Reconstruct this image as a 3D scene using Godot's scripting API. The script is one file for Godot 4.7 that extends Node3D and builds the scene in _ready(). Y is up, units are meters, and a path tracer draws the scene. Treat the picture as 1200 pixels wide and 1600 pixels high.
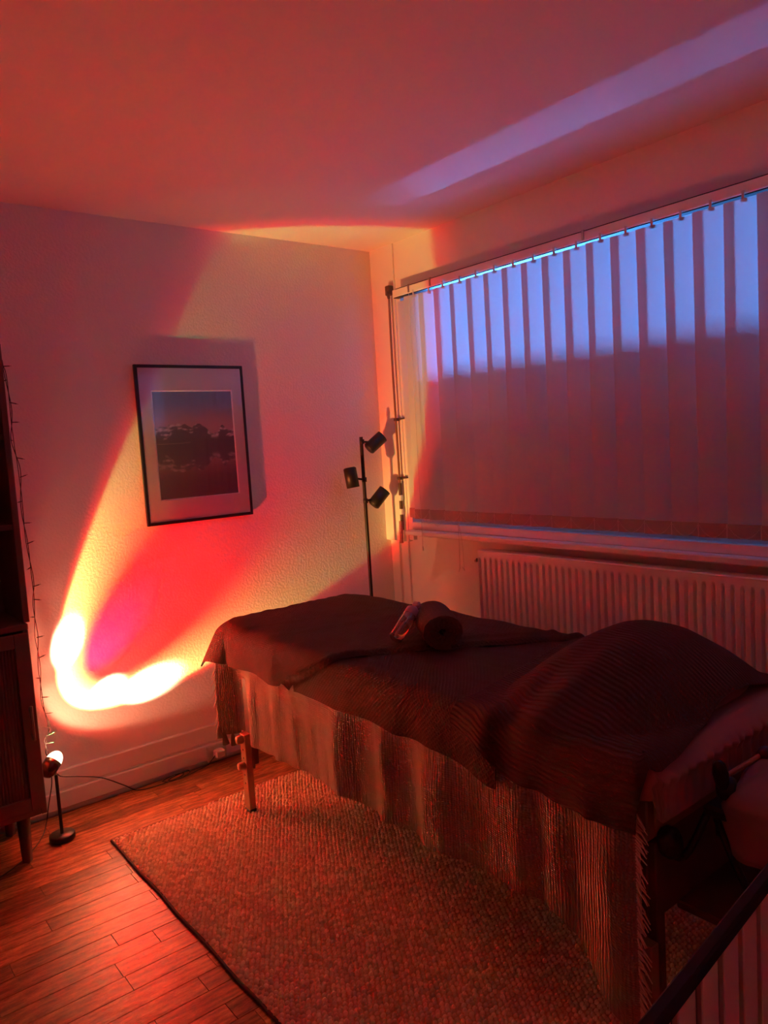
extends Node3D
# A massage room lit by a small sunset lamp on the floor and by blue dusk behind vertical blinds.
# Axes: x = 0 window wall, z = 0 back wall, y up, metres.

const APEX := Vector3(-1.935, 0.305, 0.275)      # light source inside the sunset lamp
const AIM := Vector3(0.697, 0.606, -0.383)       # where the lamp looks
const H := 2.5

# ---------------------------------------------------------------- helpers
func new_st() -> SurfaceTool:
	var st := SurfaceTool.new()
	st.begin(Mesh.PRIMITIVE_TRIANGLES)
	return st

func numbered(called: String, parent: Node) -> String:
	if not parent.has_node(called):
		return called
	var i := 1
	while parent.has_node("%s_%03d" % [called, i]):
		i += 1
	return "%s_%03d" % [called, i]

func place(o: Node3D, called: String, parent: Node) -> void:
	o.name = numbered(called, parent)
	parent.add_child(o, true)

func put(called: String, mesh: Mesh, mat: Material, parent: Node = self, offset := Vector3.ZERO) -> MeshInstance3D:
	# meshes are built in room coordinates; a thing's root stands at its base, so its parts step back by that much
	var o := MeshInstance3D.new()
	o.mesh = mesh
	o.material_override = mat
	o.cast_shadow = GeometryInstance3D.SHADOW_CASTING_SETTING_ON
	o.position = offset
	if parent != self and parent.get_parent() == self and not (parent is MeshInstance3D):
		o.position = offset - (parent as Node3D).position
	place(o, called, parent)
	return o

func obj(called: String, st: SurfaceTool, mat: Material, parent: Node = self) -> MeshInstance3D:
	st.generate_normals()
	return put(called, st.commit(), mat, parent)

func tag(o: Node, label: String, category: String, group := "") -> void:
	o.set_meta("label", label)
	o.set_meta("category", category)
	if group != "":
		o.set_meta("group", group)

func thing(called: String, at: Vector3, label: String, category: String, group := "") -> Node3D:
	var o := Node3D.new()
	o.position = at
	place(o, called, self)
	tag(o, label, category, group)
	return o

func struct(called: String, st: SurfaceTool, mat: Material, label: String) -> MeshInstance3D:
	var o := obj(called, st, mat)
	o.set_meta("kind", "structure")
	o.set_meta("label", label)
	return o

func quad(st: SurfaceTool, a: Vector3, b: Vector3, c: Vector3, d: Vector3) -> void:
	# a b c d clockwise seen from the front
	for p in [[a, Vector2(0, 0)], [b, Vector2(1, 0)], [c, Vector2(1, 1)], [a, Vector2(0, 0)], [c, Vector2(1, 1)], [d, Vector2(0, 1)]]:
		st.set_uv(p[1])
		st.add_vertex(p[0])

func box(st: SurfaceTool, lo: Vector3, hi: Vector3, bevel := 0.0, xf := Transform3D()) -> void:
	st.set_smooth_group(-1)
	var c := (lo + hi) / 2.0
	var h := ((hi - lo) / 2.0).abs()
	var e: float = minf(bevel, minf(h.x, minf(h.y, h.z)) * 0.98)
	var f := func(p: Vector3) -> Vector3: return xf * (c + p)
	if e <= 0.0:
		for ax in 3:
			for s in [-1.0, 1.0]:
				var n := Vector3.ZERO; n[ax] = s
				var u := Vector3.ZERO; u[(ax + 1) % 3] = 1.0
				var w := Vector3.ZERO; w[(ax + 2) % 3] = s
				quad(st, f.call((n - u - w) * h), f.call((n - u + w) * h), f.call((n + u + w) * h), f.call((n + u - w) * h))
		return
	# bevelled: 6 faces, 12 edge strips, 8 corners
	for ax in 3:
		var b := (ax + 1) % 3
		var d := (ax + 2) % 3
		for s in [-1.0, 1.0]:
			var pts := []
			for k in [[-1.0, -s], [-1.0, s], [1.0, s], [1.0, -s]]:
				var p := Vector3.ZERO
				p[ax] = s * h[ax]; p[b] = k[0] * (h[b] - e); p[d] = k[1] * (h[d] - e)
				pts.append(f.call(p))
			quad(st, pts[0], pts[1], pts[2], pts[3])
		for s in [-1.0, 1.0]:
			for t in [-1.0, 1.0]:   # edges along d between faces ax=s and b=t
				var q := []
				for k in [[0, -1.0], [0, 1.0], [1, 1.0], [1, -1.0]]:
					var p := Vector3.ZERO
					p[ax] = s * (h[ax] if k[0] == 0 else h[ax] - e)
					p[b] = t * (h[b] - e if k[0] == 0 else h[b])
					p[d] = k[1] * (h[d] - e)
					q.append(f.call(p))
				if s * t > 0:
					quad(st, q[3], q[2], q[1], q[0]) if true else null
				else:
					quad(st, q[0], q[1], q[2], q[3])
	for sx in [-1.0, 1.0]:
		for sy in [-1.0, 1.0]:
			for sz in [-1.0, 1.0]:
				var s3 := Vector3(sx, sy, sz)
				var a: Vector3 = f.call(s3 * (h - Vector3(0, e, e)))
				var b2: Vector3 = f.call(s3 * (h - Vector3(e, 0, e)))
				var c2: Vector3 = f.call(s3 * (h - Vector3(e, e, 0)))
				for v in ([a, c2, b2] if sx * sy * sz > 0 else [a, b2, c2]):
					st.set_uv(Vector2.ZERO)
					st.add_vertex(v)

func frame_of(dir: Vector3) -> Basis:
	# columns: two across, then along
	var w := dir.normalized()
	var u := (Vector3.UP if absf(w.y) < 0.95 else Vector3.RIGHT).cross(w).normalized()
	return Basis(u, w.cross(u), w)

func tri(st: SurfaceTool, a: Vector3, b: Vector3, c: Vector3) -> void:
	for v in [a, b, c]:
		st.set_uv(Vector2.ZERO)
		st.add_vertex(v)

func tube(st: SurfaceTool, pts: Array, r: float, sides := 8, r_end := -1.0) -> void:
	if r_end < 0.0:
		r_end = r
	st.set_smooth_group(0)
	var rings := []
	var up := frame_of(pts[1] - pts[0])
	for i in pts.size():
		var t: Vector3 = (pts[mini(i + 1, pts.size() - 1)] - pts[maxi(i - 1, 0)]).normalized()
		var u := (up.x - t * up.x.dot(t)).normalized()
		up = Basis(u, t.cross(u), t)
		var ring := []
		var rad := lerpf(r, r_end, float(i) / (pts.size() - 1))
		for k in sides:
			var a := TAU * k / sides
			ring.append(pts[i] + (up.x * cos(a) + up.y * sin(a)) * rad)
		rings.append(ring)
	for i in rings.size() - 1:
		for k in sides:
			var n := (k + 1) % sides
			quad(st, rings[i][k], rings[i + 1][k], rings[i + 1][n], rings[i][n])
	st.set_smooth_group(-1)
	for k in sides:
		var n := (k + 1) % sides
		tri(st, pts[0], rings[0][k], rings[0][n])
		tri(st, pts[-1], rings[-1][n], rings[-1][k])

func lathe(st: SurfaceTool, prof: Array, xf: Transform3D, segs := 24, smooth := true) -> void:
	# prof: Vector2(radius, along); along = local z of xf
	st.set_smooth_group(0 if smooth else -1)
	for i in prof.size() - 1:
		for k in segs:
			var a := TAU * k / segs
			var b := TAU * (k + 1) / segs
			var p0 := xf * Vector3(prof[i].x * cos(a), prof[i].x * sin(a), prof[i].y)
			var p1 := xf * Vector3(prof[i].x * cos(b), prof[i].x * sin(b), prof[i].y)
			var q0 := xf * Vector3(prof[i + 1].x * cos(a), prof[i + 1].x * sin(a), prof[i + 1].y)
			var q1 := xf * Vector3(prof[i + 1].x * cos(b), prof[i + 1].x * sin(b), prof[i + 1].y)
			if prof[i].x < 1e-6:
				tri(st, p0, q0, q1)
			elif prof[i + 1].x < 1e-6:
				tri(st, p0, q0, p1)
			else:
				quad(st, p0, q0, q1, p1)

func lathe_up(st: SurfaceTool, prof: Array, at: Vector3, segs := 24, smooth := true) -> void:
	lathe(st, prof, Transform3D(Basis(Vector3.RIGHT, Vector3.FORWARD, Vector3.UP), at), segs, smooth)

func sheet(nu: int, nv: int, fn: Callable, thick := 0.004, uv_size := Vector2.ONE) -> ArrayMesh:
	# a cloth: fn(u, v) gives its outer face; the inner face lies thick behind it, and the rims close it
	var top := PackedVector3Array()
	for j in nv + 1:
		for i in nu + 1:
			top.append(fn.call(float(i) / nu, float(j) / nv))
	var nrm := PackedVector3Array()
	for j in nv + 1:
		for i in nu + 1:
			var du: Vector3 = top[j * (nu + 1) + mini(i + 1, nu)] - top[j * (nu + 1) + maxi(i - 1, 0)]
			var dv: Vector3 = top[mini(j + 1, nv) * (nu + 1) + i] - top[maxi(j - 1, 0) * (nu + 1) + i]
			var n := dv.cross(du)
			nrm.append(n.normalized() if n.length() > 1e-12 else Vector3.UP)
	var v := PackedVector3Array()
	var nn := PackedVector3Array()
	var uv := PackedVector2Array()
	var idx := PackedInt32Array()
	for side in 2:
		for j in nv + 1:
			for i in nu + 1:
				var k := j * (nu + 1) + i
				v.append(top[k] - nrm[k] * (thick * side))
				nn.append(nrm[k] * (1.0 if side == 0 else -1.0))
				uv.append(Vector2(uv_size.x * i / nu, uv_size.y * j / nv))
	var off := (nu + 1) * (nv + 1)
	for j in nv:
		for i in nu:
			var a := j * (nu + 1) + i
			var b := a + 1
			var c := a + nu + 2
			var d := a + nu + 1
			idx.append_array([a, b, c, a, c, d])
			idx.append_array([off + a, off + c, off + b, off + a, off + d, off + c])
	var rim := []
	for i in nu + 1: rim.append(i)
	for j in range(1, nv + 1): rim.append(j * (nu + 1) + nu)
	for i in range(nu - 1, -1, -1): rim.append(nv * (nu + 1) + i)
	for j in range(nv - 1, -1, -1): rim.append(j * (nu + 1))
	for k in rim.size() - 1:
		var four := [rim[k], off + rim[k], off + rim[k + 1], rim[k + 1]]
		var n := (v[four[2]] - v[four[0]]).cross(v[four[1]] - v[four[0]])
		n = n.normalized() if n.length() > 1e-14 else nrm[rim[k]]
		var at := v.size()
		for c in four:
			v.append(v[c])
			nn.append(n)
			uv.append(uv[c])
		idx.append_array([at, at + 1, at + 2, at, at + 2, at + 3])
	var arr := []
	arr.resize(Mesh.ARRAY_MAX)
	arr[Mesh.ARRAY_VERTEX] = v
	arr[Mesh.ARRAY_NORMAL] = nn
	arr[Mesh.ARRAY_TEX_UV] = uv
	arr[Mesh.ARRAY_INDEX] = idx
	var m := ArrayMesh.new()
	m.add_surface_from_arrays(Mesh.PRIMITIVE_TRIANGLES, arr)
	return m

func lin(r: float, g: float, b: float) -> Color:
	return Color(r, g, b).linear_to_srgb()

func mat(c: Color, rough := 0.7, metal := 0.0) -> StandardMaterial3D:
	var m := StandardMaterial3D.new()
	m.albedo_color = c
	m.roughness = rough
	m.metallic = metal
	return m

func glow(c: Color, energy: float) -> StandardMaterial3D:
	var m := mat(c, 0.4)
	m.emission_enabled = true
	m.emission = c
	m.emission_energy_multiplier = energy
	return m

func noise_image(size: int, freq: float, octaves: int, seed_: int) -> Image:
	var n := FastNoiseLite.new()
	n.seed = seed_
	n.frequency = freq
	n.fractal_octaves = octaves
	n.noise_type = FastNoiseLite.TYPE_SIMPLEX_SMOOTH
	return n.get_seamless_image(size, size)

func height(m: StandardMaterial3D, im: Image, scale_cm: float) -> void:
	m.heightmap_enabled = true
	m.heightmap_texture = ImageTexture.create_from_image(im)
	m.heightmap_scale = scale_cm

func triplanar(m: StandardMaterial3D, s: Vector3) -> void:
	m.uv1_triplanar = true
	m.uv1_world_triplanar = true
	m.uv1_scale = s

func pattern(w: int, h: int, f: Callable) -> Image:
	var im := Image.create(w, h, false, Image.FORMAT_RGB8)
	for y in h:
		for x in w:
			var g: float = f.call(float(x) / w, float(y) / h)
			im.set_pixel(x, y, Color(g, g, g))
	return im

func smooth01(a: float, b: float, x: float) -> float:
	return smoothstep(a, b, x)

# ---------------------------------------------------------------- the lamp's beams
func beam(called: String, at: Vector3, c: Color, energy: float, half_angle: float, blend: float, parent: Node3D, at_point := Vector3.INF) -> void:
	var s := SpotLight3D.new()
	s.light_color = c
	s.light_energy = energy
	s.spot_angle = half_angle
	s.spot_angle_attenuation = blend
	s.spot_range = 12.0
	s.spot_attenuation = 2.0
	s.light_size = 0.01
	s.shadow_enabled = true
	s.name = called
	parent.add_child(s, true)
	s.position = at - parent.position
	s.basis = Basis.looking_at(AIM.normalized() if at_point == Vector3.INF else (at_point - at).normalized(), Vector3.UP)

# ---------------------------------------------------------------- scene
var M := {}
var rng := RandomNumberGenerator.new()
var wob := FastNoiseLite.new()

func _ready() -> void:
	rng.seed = 7
	wob.seed = 3
	wob.frequency = 1.0
	wob.fractal_octaves = 2
	# camera
	var cam := Camera3D.new()
	cam.fov = 68.16
	cam.near = 0.02
	cam.name = "camera"
	add_child(cam)
	cam.position = Vector3(-2.619, 1.469, 3.306)
	cam.basis = Basis(Vector3.UP, -0.66803) * Basis(Vector3.RIGHT, -0.09182) * Basis(Vector3.BACK, -0.06115)
	cam.current = true
	# sky: blue hour over snow
	var we := WorldEnvironment.new()
	we.name = "world"
	var env := Environment.new()
	env.background_mode = Environment.BG_SKY
	var sky := Sky.new()
	var sm := ProceduralSkyMaterial.new()
	sm.sky_top_color = Color(0.16, 0.24, 0.62)
	sm.sky_horizon_color = Color(0.24, 0.34, 0.78)
	sm.ground_bottom_color = Color(0.16, 0.22, 0.52)
	sm.ground_horizon_color = Color(0.24, 0.34, 0.78)
	sky.sky_material = sm
	env.sky = sky
	env.background_energy_multiplier = 0.06
	env.tonemap_mode = Environment.TONE_MAPPER_LINEAR
	env.tonemap_exposure = 1.9
	env.sdfgi_enabled = true
	env.ssao_enabled = true
	env.ssil_enabled = true
	we.environment = env
	add_child(we)
	# the sunset lamp's beams are set in sunset_lamp(), the outdoor floodlight in floodlight()
	materials()
	room()
	window_and_outdoors()
	blinds()
	radiator()
	picture()
	rug()
	massage_bed()
	sunset_lamp()
	cabinet()
	fairy_lights()
	spot_floor_lamp()
	awning_crank()
	outlet()
	bed_things()
	slatted_panel()

func materials() -> void:
	var plaster := noise_image(512, 0.055, 3, 11)
	M.wall = mat(lin(0.90, 0.86, 0.82), 0.75)
	height(M.wall, plaster, 0.10)
	triplanar(M.wall, Vector3(2.2, 2.2, 2.2))
	M.ceiling = mat(lin(0.84, 0.80, 0.78), 0.8)
	M.trim = mat(lin(0.90, 0.87, 0.84), 0.45)
	M.smooth_wall = mat(lin(0.90, 0.87, 0.84), 0.6)
	M.black = mat(lin(0.012, 0.012, 0.012), 0.4)
	M.black_metal = mat(lin(0.015, 0.014, 0.014), 0.45)
	M.plastic = mat(lin(0.7, 0.68, 0.65), 0.4)
	M.cable = mat(lin(0.02, 0.018, 0.016), 0.5)
	M.glass = mat(Color(1, 1, 1, 0.06), 0.03)
	M.glass.transparency = BaseMaterial3D.TRANSPARENCY_ALPHA
	M.white_metal = mat(lin(0.90, 0.87, 0.84), 0.35)
	M.chrome = mat(lin(0.5, 0.48, 0.45), 0.3, 1.0)
	# floor strips, a few tones of oak
	var grain := noise_image(256, 0.02, 4, 21)
	var dents := noise_image(256, 0.03, 3, 33)
	M.oak = []
	for k in 6:
		var t: float = [0.50, 0.66, 0.78, 0.88, 0.98, 1.06][k]
		var m := mat(lin(0.60 * t, 0.22 * t, 0.08 * t), 0.38)
		var g2: Image = grain.duplicate()
		for y in 256:
			for x in 256:
				var v := grain.get_pixel(x, (y + k * 37) % 256).r
				var q := clampf(0.72 + 0.5 * (v - 0.45) + 0.07 * sin(v * 40.0), 0.4, 1.0)
				g2.set_pixel(x, y, Color(q, q, q))
		m.metallic_specular = 0.36
		m.albedo_texture = ImageTexture.create_from_image(g2)
		height(m, dents, 0.06)
		triplanar(m, Vector3(1.6, 1.6, 9.0))
		M.oak.append(m)
	# cloths; uv is in metres
	M.waffle = mat(lin(0.15, 0.072, 0.046), 0.95)
	var waf := pattern(64, 64, func(x: float, y: float) -> float:
		var a := absf(fposmod(x + y, 1.0) - 0.5) * 2.0
		var b := absf(fposmod(x - y, 1.0) - 0.5) * 2.0
		return clampf(maxf(a, b) * 0.9 + 0.1 * sin(TAU * 8.0 * x), 0, 1))
	height(M.waffle, waf, 0.8)
	M.waffle.uv1_scale = Vector3(62, 62, 1)
	M.ribbed = mat(lin(0.11, 0.04, 0.028), 0.95)
	var rib := pattern(64, 64, func(x: float, y: float) -> float:
		return clampf(0.5 + 0.42 * sin(TAU * 2.0 * x) + 0.08 * sin(TAU * 4.0 * y), 0, 1))
	height(M.ribbed, rib, 0.7)
	M.ribbed.uv1_scale = Vector3(48, 48, 1)
	M.gauze = mat(lin(0.52, 0.36, 0.26), 0.95)
	var cr := noise_image(256, 0.03, 3, 5)
	var crinkle := pattern(256, 256, func(x: float, y: float) -> float:
		var n := cr.get_pixel(int(y * 255), int(fposmod(x * 0.16, 1.0) * 255)).r
		return clampf(0.25 + 0.35 * n + 0.25 * sin(TAU * 22.0 * y + 5.0 * n) + 0.12 * sin(TAU * 30.0 * x), 0, 1))
	height(M.gauze, crinkle, 1.1)
	M.gauze.uv1_scale = Vector3(4.0, 4.0, 1)
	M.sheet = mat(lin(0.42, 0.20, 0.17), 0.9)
	M.fabric = mat(lin(0.72, 0.68, 0.66), 0.85)
	M.fabric.backlight_enabled = true
	M.fabric.backlight = lin(0.8, 0.8, 0.8)
	var weave := pattern(64, 64, func(x: float, y: float) -> float:
		return 0.5 + 0.25 * sin(TAU * 8.0 * x) + 0.25 * sin(TAU * 8.0 * y))
	height(M.fabric, weave, 0.02)
	M.fabric.uv1_scale = Vector3(50, 50, 1)
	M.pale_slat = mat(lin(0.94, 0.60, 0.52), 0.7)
	M.pocket = mat(lin(0.42, 0.36, 0.34), 0.85)
	M.wood = mat(lin(0.36, 0.19, 0.10), 0.5)
	M.dark_wood = mat(lin(0.13, 0.06, 0.035), 0.5)
	M.wool = mat(lin(0.95, 0.70, 0.50), 0.95)
	M.wool_base = mat(lin(0.72, 0.42, 0.26), 1.0)
	M.wool.vertex_color_use_as_albedo = true
	M.cabinet = mat(lin(0.16, 0.075, 0.05), 0.6)

# ---------------------------------------------------------------- room
func room() -> void:
	var st := new_st()
	box(st, Vector3(-3.6, -0.16, -0.3), Vector3(0.3, -0.014, 5.0))
	var fl := struct("floor", st, M.oak[1], "red-lit oak strip parquet floor")
	# strips of three-strip parquet along x, proud of the slab
	var rows := []
	var z := 0.02
	var row := 0
	var far_st := new_st()
	while z < 3.3:
		var x := -3.3 - rng.randf() * 0.4
		while x < 0.0:
			var l := rng.randf_range(0.34, 0.62)
			var x1 := minf(x + l, 0.03)
			var lo := Vector3(x + 0.0006, -0.014, z + 0.0005)
			var hi := Vector3(x1 - 0.0006, rng.randf_range(-0.0004, 0.0), z + 0.0735)
			var seen := z < 1.72 and x1 > -2.55 and x < -0.85 or z < 0.40
			if seen:
				var s := new_st()
				box(s, lo, hi, 0.0008)
				obj("floor_strip", s, M.oak[rng.randi() % 6], fl)
			else:
				box(far_st, lo, hi, 0.0008)
			x = x1
			if x > 0.0:
				break
		z += 0.074
		row += 1
	var rest := obj("floor_strips_beyond", far_st, M.oak[2], fl)
	rest.set_meta("kind", "stuff")
	st = new_st()
	box(st, Vector3(-3.6, H, -0.3), Vector3(0.3, H + 0.2, 5.0))
	struct("ceiling", st, M.ceiling, "white painted ceiling lit red, turning purple near the window")
	st = new_st()
	box(st, Vector3(-3.6, -0.16, -0.25), Vector3(0.3, H + 0.1, 0.0))
	struct("wall_back", st, M.wall, "rough textured white wall carrying the glowing sunset arch")
	st = new_st()
	box(st, Vector3(-3.6, -0.16, -0.2), Vector3(-3.35, H + 0.1, 5.0))
	struct("wall_left", st, M.smooth_wall, "white wall behind the cabinet side of the room")
	st = new_st()
	box(st, Vector3(-3.6, -0.16, 4.75), Vector3(0.3, H + 0.1, 5.0))
	struct("wall_front", st, M.smooth_wall, "white wall behind the viewer")
	# window wall with the opening z 0.225..3.6, y 0.985..2.262
	st = new_st()
	box(st, Vector3(0.03, -0.16, -0.2), Vector3(0.28, 0.985, 5.0))
	struct("wall_right", st, M.smooth_wall, "white wall below the window, behind the radiator")
	st = new_st()
	box(st, Vector3(0.008, 2.262, 0.19), Vector3(0.28, H + 0.1, 5.0))
	box(st, Vector3(0.012, 0.985, -0.2), Vector3(0.28, H + 0.1, 0.225))
	box(st, Vector3(0.012, 0.985, 3.6), Vector3(0.28, 2.262, 5.0))
	struct("wall_right", st, M.smooth_wall, "white window wall with the lintel above the blinds")
	st = new_st()
	box(st, Vector3(-0.002, 0.925, -0.01), Vector3(0.03, H + 0.01, 0.19), 0.002)
	struct("trim_1", st, M.trim, "flat white casing board in the corner beside the window")
	st = new_st()
	box(st, Vector3(0.004, 0.935, 0.19), Vector3(0.03, 2.262, 0.226), 0.002)
	struct("trim_2", st, M.trim, "narrow white strip between the awning crank and the blinds")
	st = new_st()
	box(st, Vector3(0.018, 0.0, 0.135), Vector3(0.031, 0.935, 0.16), 0.002)
	struct("trim_3", st, M.trim, "thin upright cover strip on the wall below the crank")
	# seam of the wall covering
	st = new_st()
	box(st, Vector3(-0.405, 0.19, -0.002), Vector3(-0.4035, 1.75, 0.0004))
	struct("trim_4", st, M.wall, "faint upright wallpaper seam on the back wall")
	# back baseboard in two steps with a groove
	st = new_st()
	box(st, Vector3(-3.35, 0.102, -0.01), Vector3(0.03, 0.182, 0.016), 0.004)
	box(st, Vector3(-3.35, 0.0, -0.01), Vector3(0.03, 0.104, 0.010))
	box(st, Vector3(-3.35, 0.020, -0.01), Vector3(0.03, 0.094, 0.024), 0.004)
	struct("baseboard_back", st, M.trim, "tall two-step white baseboard along the back wall")

func window_and_outdoors() -> void:
	var root := Node3D.new()
	root.position = Vector3(0.12, 0.985, 1.9)
	place(root, "window_1", self)
	root.set_meta("kind", "structure")
	root.set_meta("label", "wide window behind the vertical blinds, blue dusk in its upper half")
	var st := new_st()
	var z0 := 0.225
	var z1 := 3.6
	var xa := 0.10
	var xb := 0.155
	box(st, Vector3(xa, 0.985, z0), Vector3(xb, 1.06, z1), 0.004)
	box(st, Vector3(xa, 2.20, z0), Vector3(xb, 2.262, z1), 0.004)
	box(st, Vector3(xa, 1.06, z0), Vector3(xb, 2.20, z0 + 0.06), 0.004)
	box(st, Vector3(xa, 1.06, z1 - 0.06), Vector3(xb, 2.20, z1), 0.004)
	obj("window_frame", st, M.trim, root)
	st = new_st()
	box(st, Vector3(xa, 1.60, z0 + 0.06), Vector3(xb, 1.655, z1 - 0.06), 0.004)
	obj("transom", st, M.trim, root)
	for k in 3:
		st = new_st()
		var w := (z1 - z0 - 0.12) / 3.0
		var a := z0 + 0.06 + w * k
		box(st, Vector3(0.125, 1.655, a), Vector3(0.129, 2.20, a + w))
		obj("upper_pane", st, M.glass, root)
		st = new_st()
		box(st, Vector3(0.125, 1.06, a), Vector3(0.129, 1.60, a + w))
		obj("lower_pane", st, mat(lin(0.10, 0.09, 0.09), 0.8), root).set_meta("label", "dark covered lower window pane")
	# sill
	st = new_st()
	box(st, Vector3(-0.085, 0.975, 0.262), Vector3(0.11, 1.0, 3.7), 0.004)
	box(st, Vector3(0.0, 0.975, 0.226), Vector3(0.11, 1.0, 0.264))
	box(st, Vector3(-0.034, 1.0, 0.262), Vector3(0.0, 1.040, 3.6), 0.003)
	struct("trim_5", st, M.trim, "white window sill board above the radiator")
	# outdoor floodlight, low on the snow, facing up at the window
	var fl := thing("outdoor_floodlight", Vector3(3.2, -0.75, -1.9), "long blue outdoor floodlight on the ground outside the window", "lamp")
	var dir := Vector3(-3.2, 2.2, 3.1).normalized()
	var up := (Vector3(0, 0, 1) - dir * dir.z).normalized()
	var bas := Basis(up.cross(-dir), up, -dir)      # local -z looks along dir... looking basis
	bas = Basis(up.cross(-dir).normalized(), up, (-dir)).orthonormalized()
	var at := Vector3(3.2, -0.30, -1.9)
	st = new_st()
	box(st, Vector3(-0.6, -0.75, -0.005), Vector3(0.6, 0.75, 0.07), 0.01, Transform3D(bas, at - dir * 0.01))
	obj("housing", st, M.black_metal, fl)
	st = new_st()
	box(st, Vector3(-0.57, -0.7, -0.012), Vector3(0.57, 0.7, -0.004), 0.002, Transform3D(bas, at - dir * 0.01))
	obj("lamp_panel", st, glow(Color(0.35, 0.5, 1.0), 2.0), fl)
	for s in [-0.4, 0.4]:
		st = new_st()
		tube(st, [Vector3(3.25 + s * 0.8, -0.75, -1.95 + s * 0.7), Vector3(3.23 + s * 0.8, -0.34, -1.93 + s * 0.7)], 0.02)
		obj("leg", st, M.black_metal, fl)
	var al := AreaLight3D.new()
	al.name = "flood"
	al.area_size = Vector2(1.1, 1.4)
	al.light_color = Color(0.28, 0.60, 1.0)
	al.light_energy = 84.0
	al.area_normalize_energy = true
	al.area_range = 16.0
	al.area_attenuation = 2.0
	al.shadow_enabled = true
	fl.add_child(al)
	al.position = at + dir * 0.03 - fl.position
	al.basis = bas

func blinds() -> void:
	var b := thing("vertical_blind", Vector3(-0.05, 1.0, 1.9), "grey-white vertical blind with wide fabric slats and beaded bottom chain", "blind")
	var st := new_st()
	box(st, Vector3(-0.055, 2.208, 0.235), Vector3(-0.012, 2.246, 3.75), 0.003)
	obj("head_rail", st, M.white_metal, b)
	st = new_st()
	box(st, Vector3(-0.030, 2.246, 0.235), Vector3(0.0, 2.256, 3.75))
	box(st, Vector3(-0.012, 2.25, 0.235), Vector3(0.0075, 2.261, 3.75))
	obj("mounting_strip", st, M.black, b)
	st = new_st()
	box(st, Vector3(-0.050, 2.204, 0.24), Vector3(-0.018, 2.21, 3.74))
	obj("rail_slot", st, M.black, b)
	for zz in [0.36, 0.52, 1.42, 2.3]:
		st = new_st()
		box(st, Vector3(-0.058, 2.212, zz), Vector3(-0.05, 2.252, zz + 0.012), 0.001)
		obj("rail_clip", st, M.chrome, b)
	var w := 0.127
	var pitch := 0.1108
	var n := 30
	var ends := []
	for k in range(-1, n):
		var zl := 0.338 + pitch * k
		var turn := 0.17 + rng.randf_range(-0.035, 0.035)
		if k < 2:
			turn = 0.30 + 0.05 * maxi(k, 0)
		var tilt := rng.randf_range(-0.002, 0.002)
		var curve := rng.randf_range(0.004, 0.007)
		var y0 := 1.062
		var y1 := 2.191 + rng.randf_range(-0.003, 0.003)
		var xl := -0.066
		if k < 0:
			zl = 0.236
			xl = -0.020
			turn = 0.04
		var f := func(u: float, v: float) -> Vector3:
			var along: float = u * w
			var bow: float = -curve * sin(PI * u)
			return Vector3(xl + sin(turn) * along + bow, lerpf(y0, y1, v), zl + cos(turn) * along + tilt * (1.0 - v) * 4.0)
		var sl := put("slat", sheet(6, 2, f, 0.0012, Vector2(w, y1 - y0)), M.fabric, b)
		# bottom weight in its pocket, top hanger
		var wf := func(u: float, v: float) -> Vector3:
			var p: Vector3 = f.call(u, v * 0.045)
			return p + Vector3(-0.0012, 0.0005, 0)
		put("weight_pocket", sheet(6, 1, wf, 0.0036, Vector2(w, 0.05)), M.pocket, sl)
		st = new_st()
		var mid: Vector3 = f.call(0.5, 1.0)
		box(st, mid + Vector3(0.0015, -0.012, -0.012), mid + Vector3(0.005, 0.002, 0.012), 0.001)
		box(st, mid + Vector3(-0.002, 0.0, -0.004), mid + Vector3(0.002, 0.026, 0.004))
		obj("hanger", st, M.plastic, sl)
		st = new_st()
		var e: Vector3 = f.call(0.0, 0.042)
		box(st, e + Vector3(-0.004, -0.046, -0.004), e + Vector3(0.003, 0.004, 0.006), 0.001)
		obj("chain_clip", st, M.plastic, sl)
		if k >= 0:
			ends.append(e + Vector3(-0.005, 0.0, 0))
	# beaded chain: a row of little balls drooping from clip to clip
	var bead := SphereMesh.new()
	bead.radius = 0.0017
	bead.height = 0.0034
	bead.radial_segments = 6
	bead.rings = 4
	var spots := []
	for k in n - 1:
		var sag := 0.045 if k != 1 else 0.075
		var m := 26
		for i in m:
			var t := float(i) / m
			spots.append(ends[k].lerp(ends[k + 1], t) + Vector3(-0.001, -sag * 4.0 * t * (1.0 - t), 0))
	var ch := multi("bottom_chain", bead, spots, M.plastic, b)
	ch.set_meta("kind", "stuff")
	# control cords
	st = new_st()
	tube(st, [Vector3(-0.085, 2.2, 0.40), Vector3(-0.088, 1.4, 0.402), Vector3(-0.09, 0.915, 0.404)], 0.0011, 5)
	lathe_up(st, [Vector2(0.0, -0.012), Vector2(0.004, -0.01), Vector2(0.003, 0.01), Vector2(0.0, 0.012)], Vector3(-0.09, 0.915, 0.404), 8)
	obj("pull_cord", st, M.plastic, b)
	st = new_st()
	tube(st, [Vector3(-0.09, 1.06, 0.672), Vector3(-0.092, 0.96, 0.674), Vector3(-0.092, 0.84, 0.672)], 0.0012, 5)
	tube(st, [Vector3(-0.09, 1.06, 0.676), Vector3(-0.092, 0.96, 0.697), Vector3(-0.092, 0.84, 0.700)], 0.0012, 5)
	tube(st, [Vector3(-0.092, 0.84, 0.672), Vector3(-0.094, 0.828, 0.668), Vector3(-0.093, 0.82, 0.663)], 0.002, 5)
	tube(st, [Vector3(-0.092, 0.84, 0.700), Vector3(-0.094, 0.83, 0.706), Vector3(-0.093, 0.845, 0.690)], 0.002, 5)
	obj("chain_loop", st, M.plastic, b)

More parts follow.
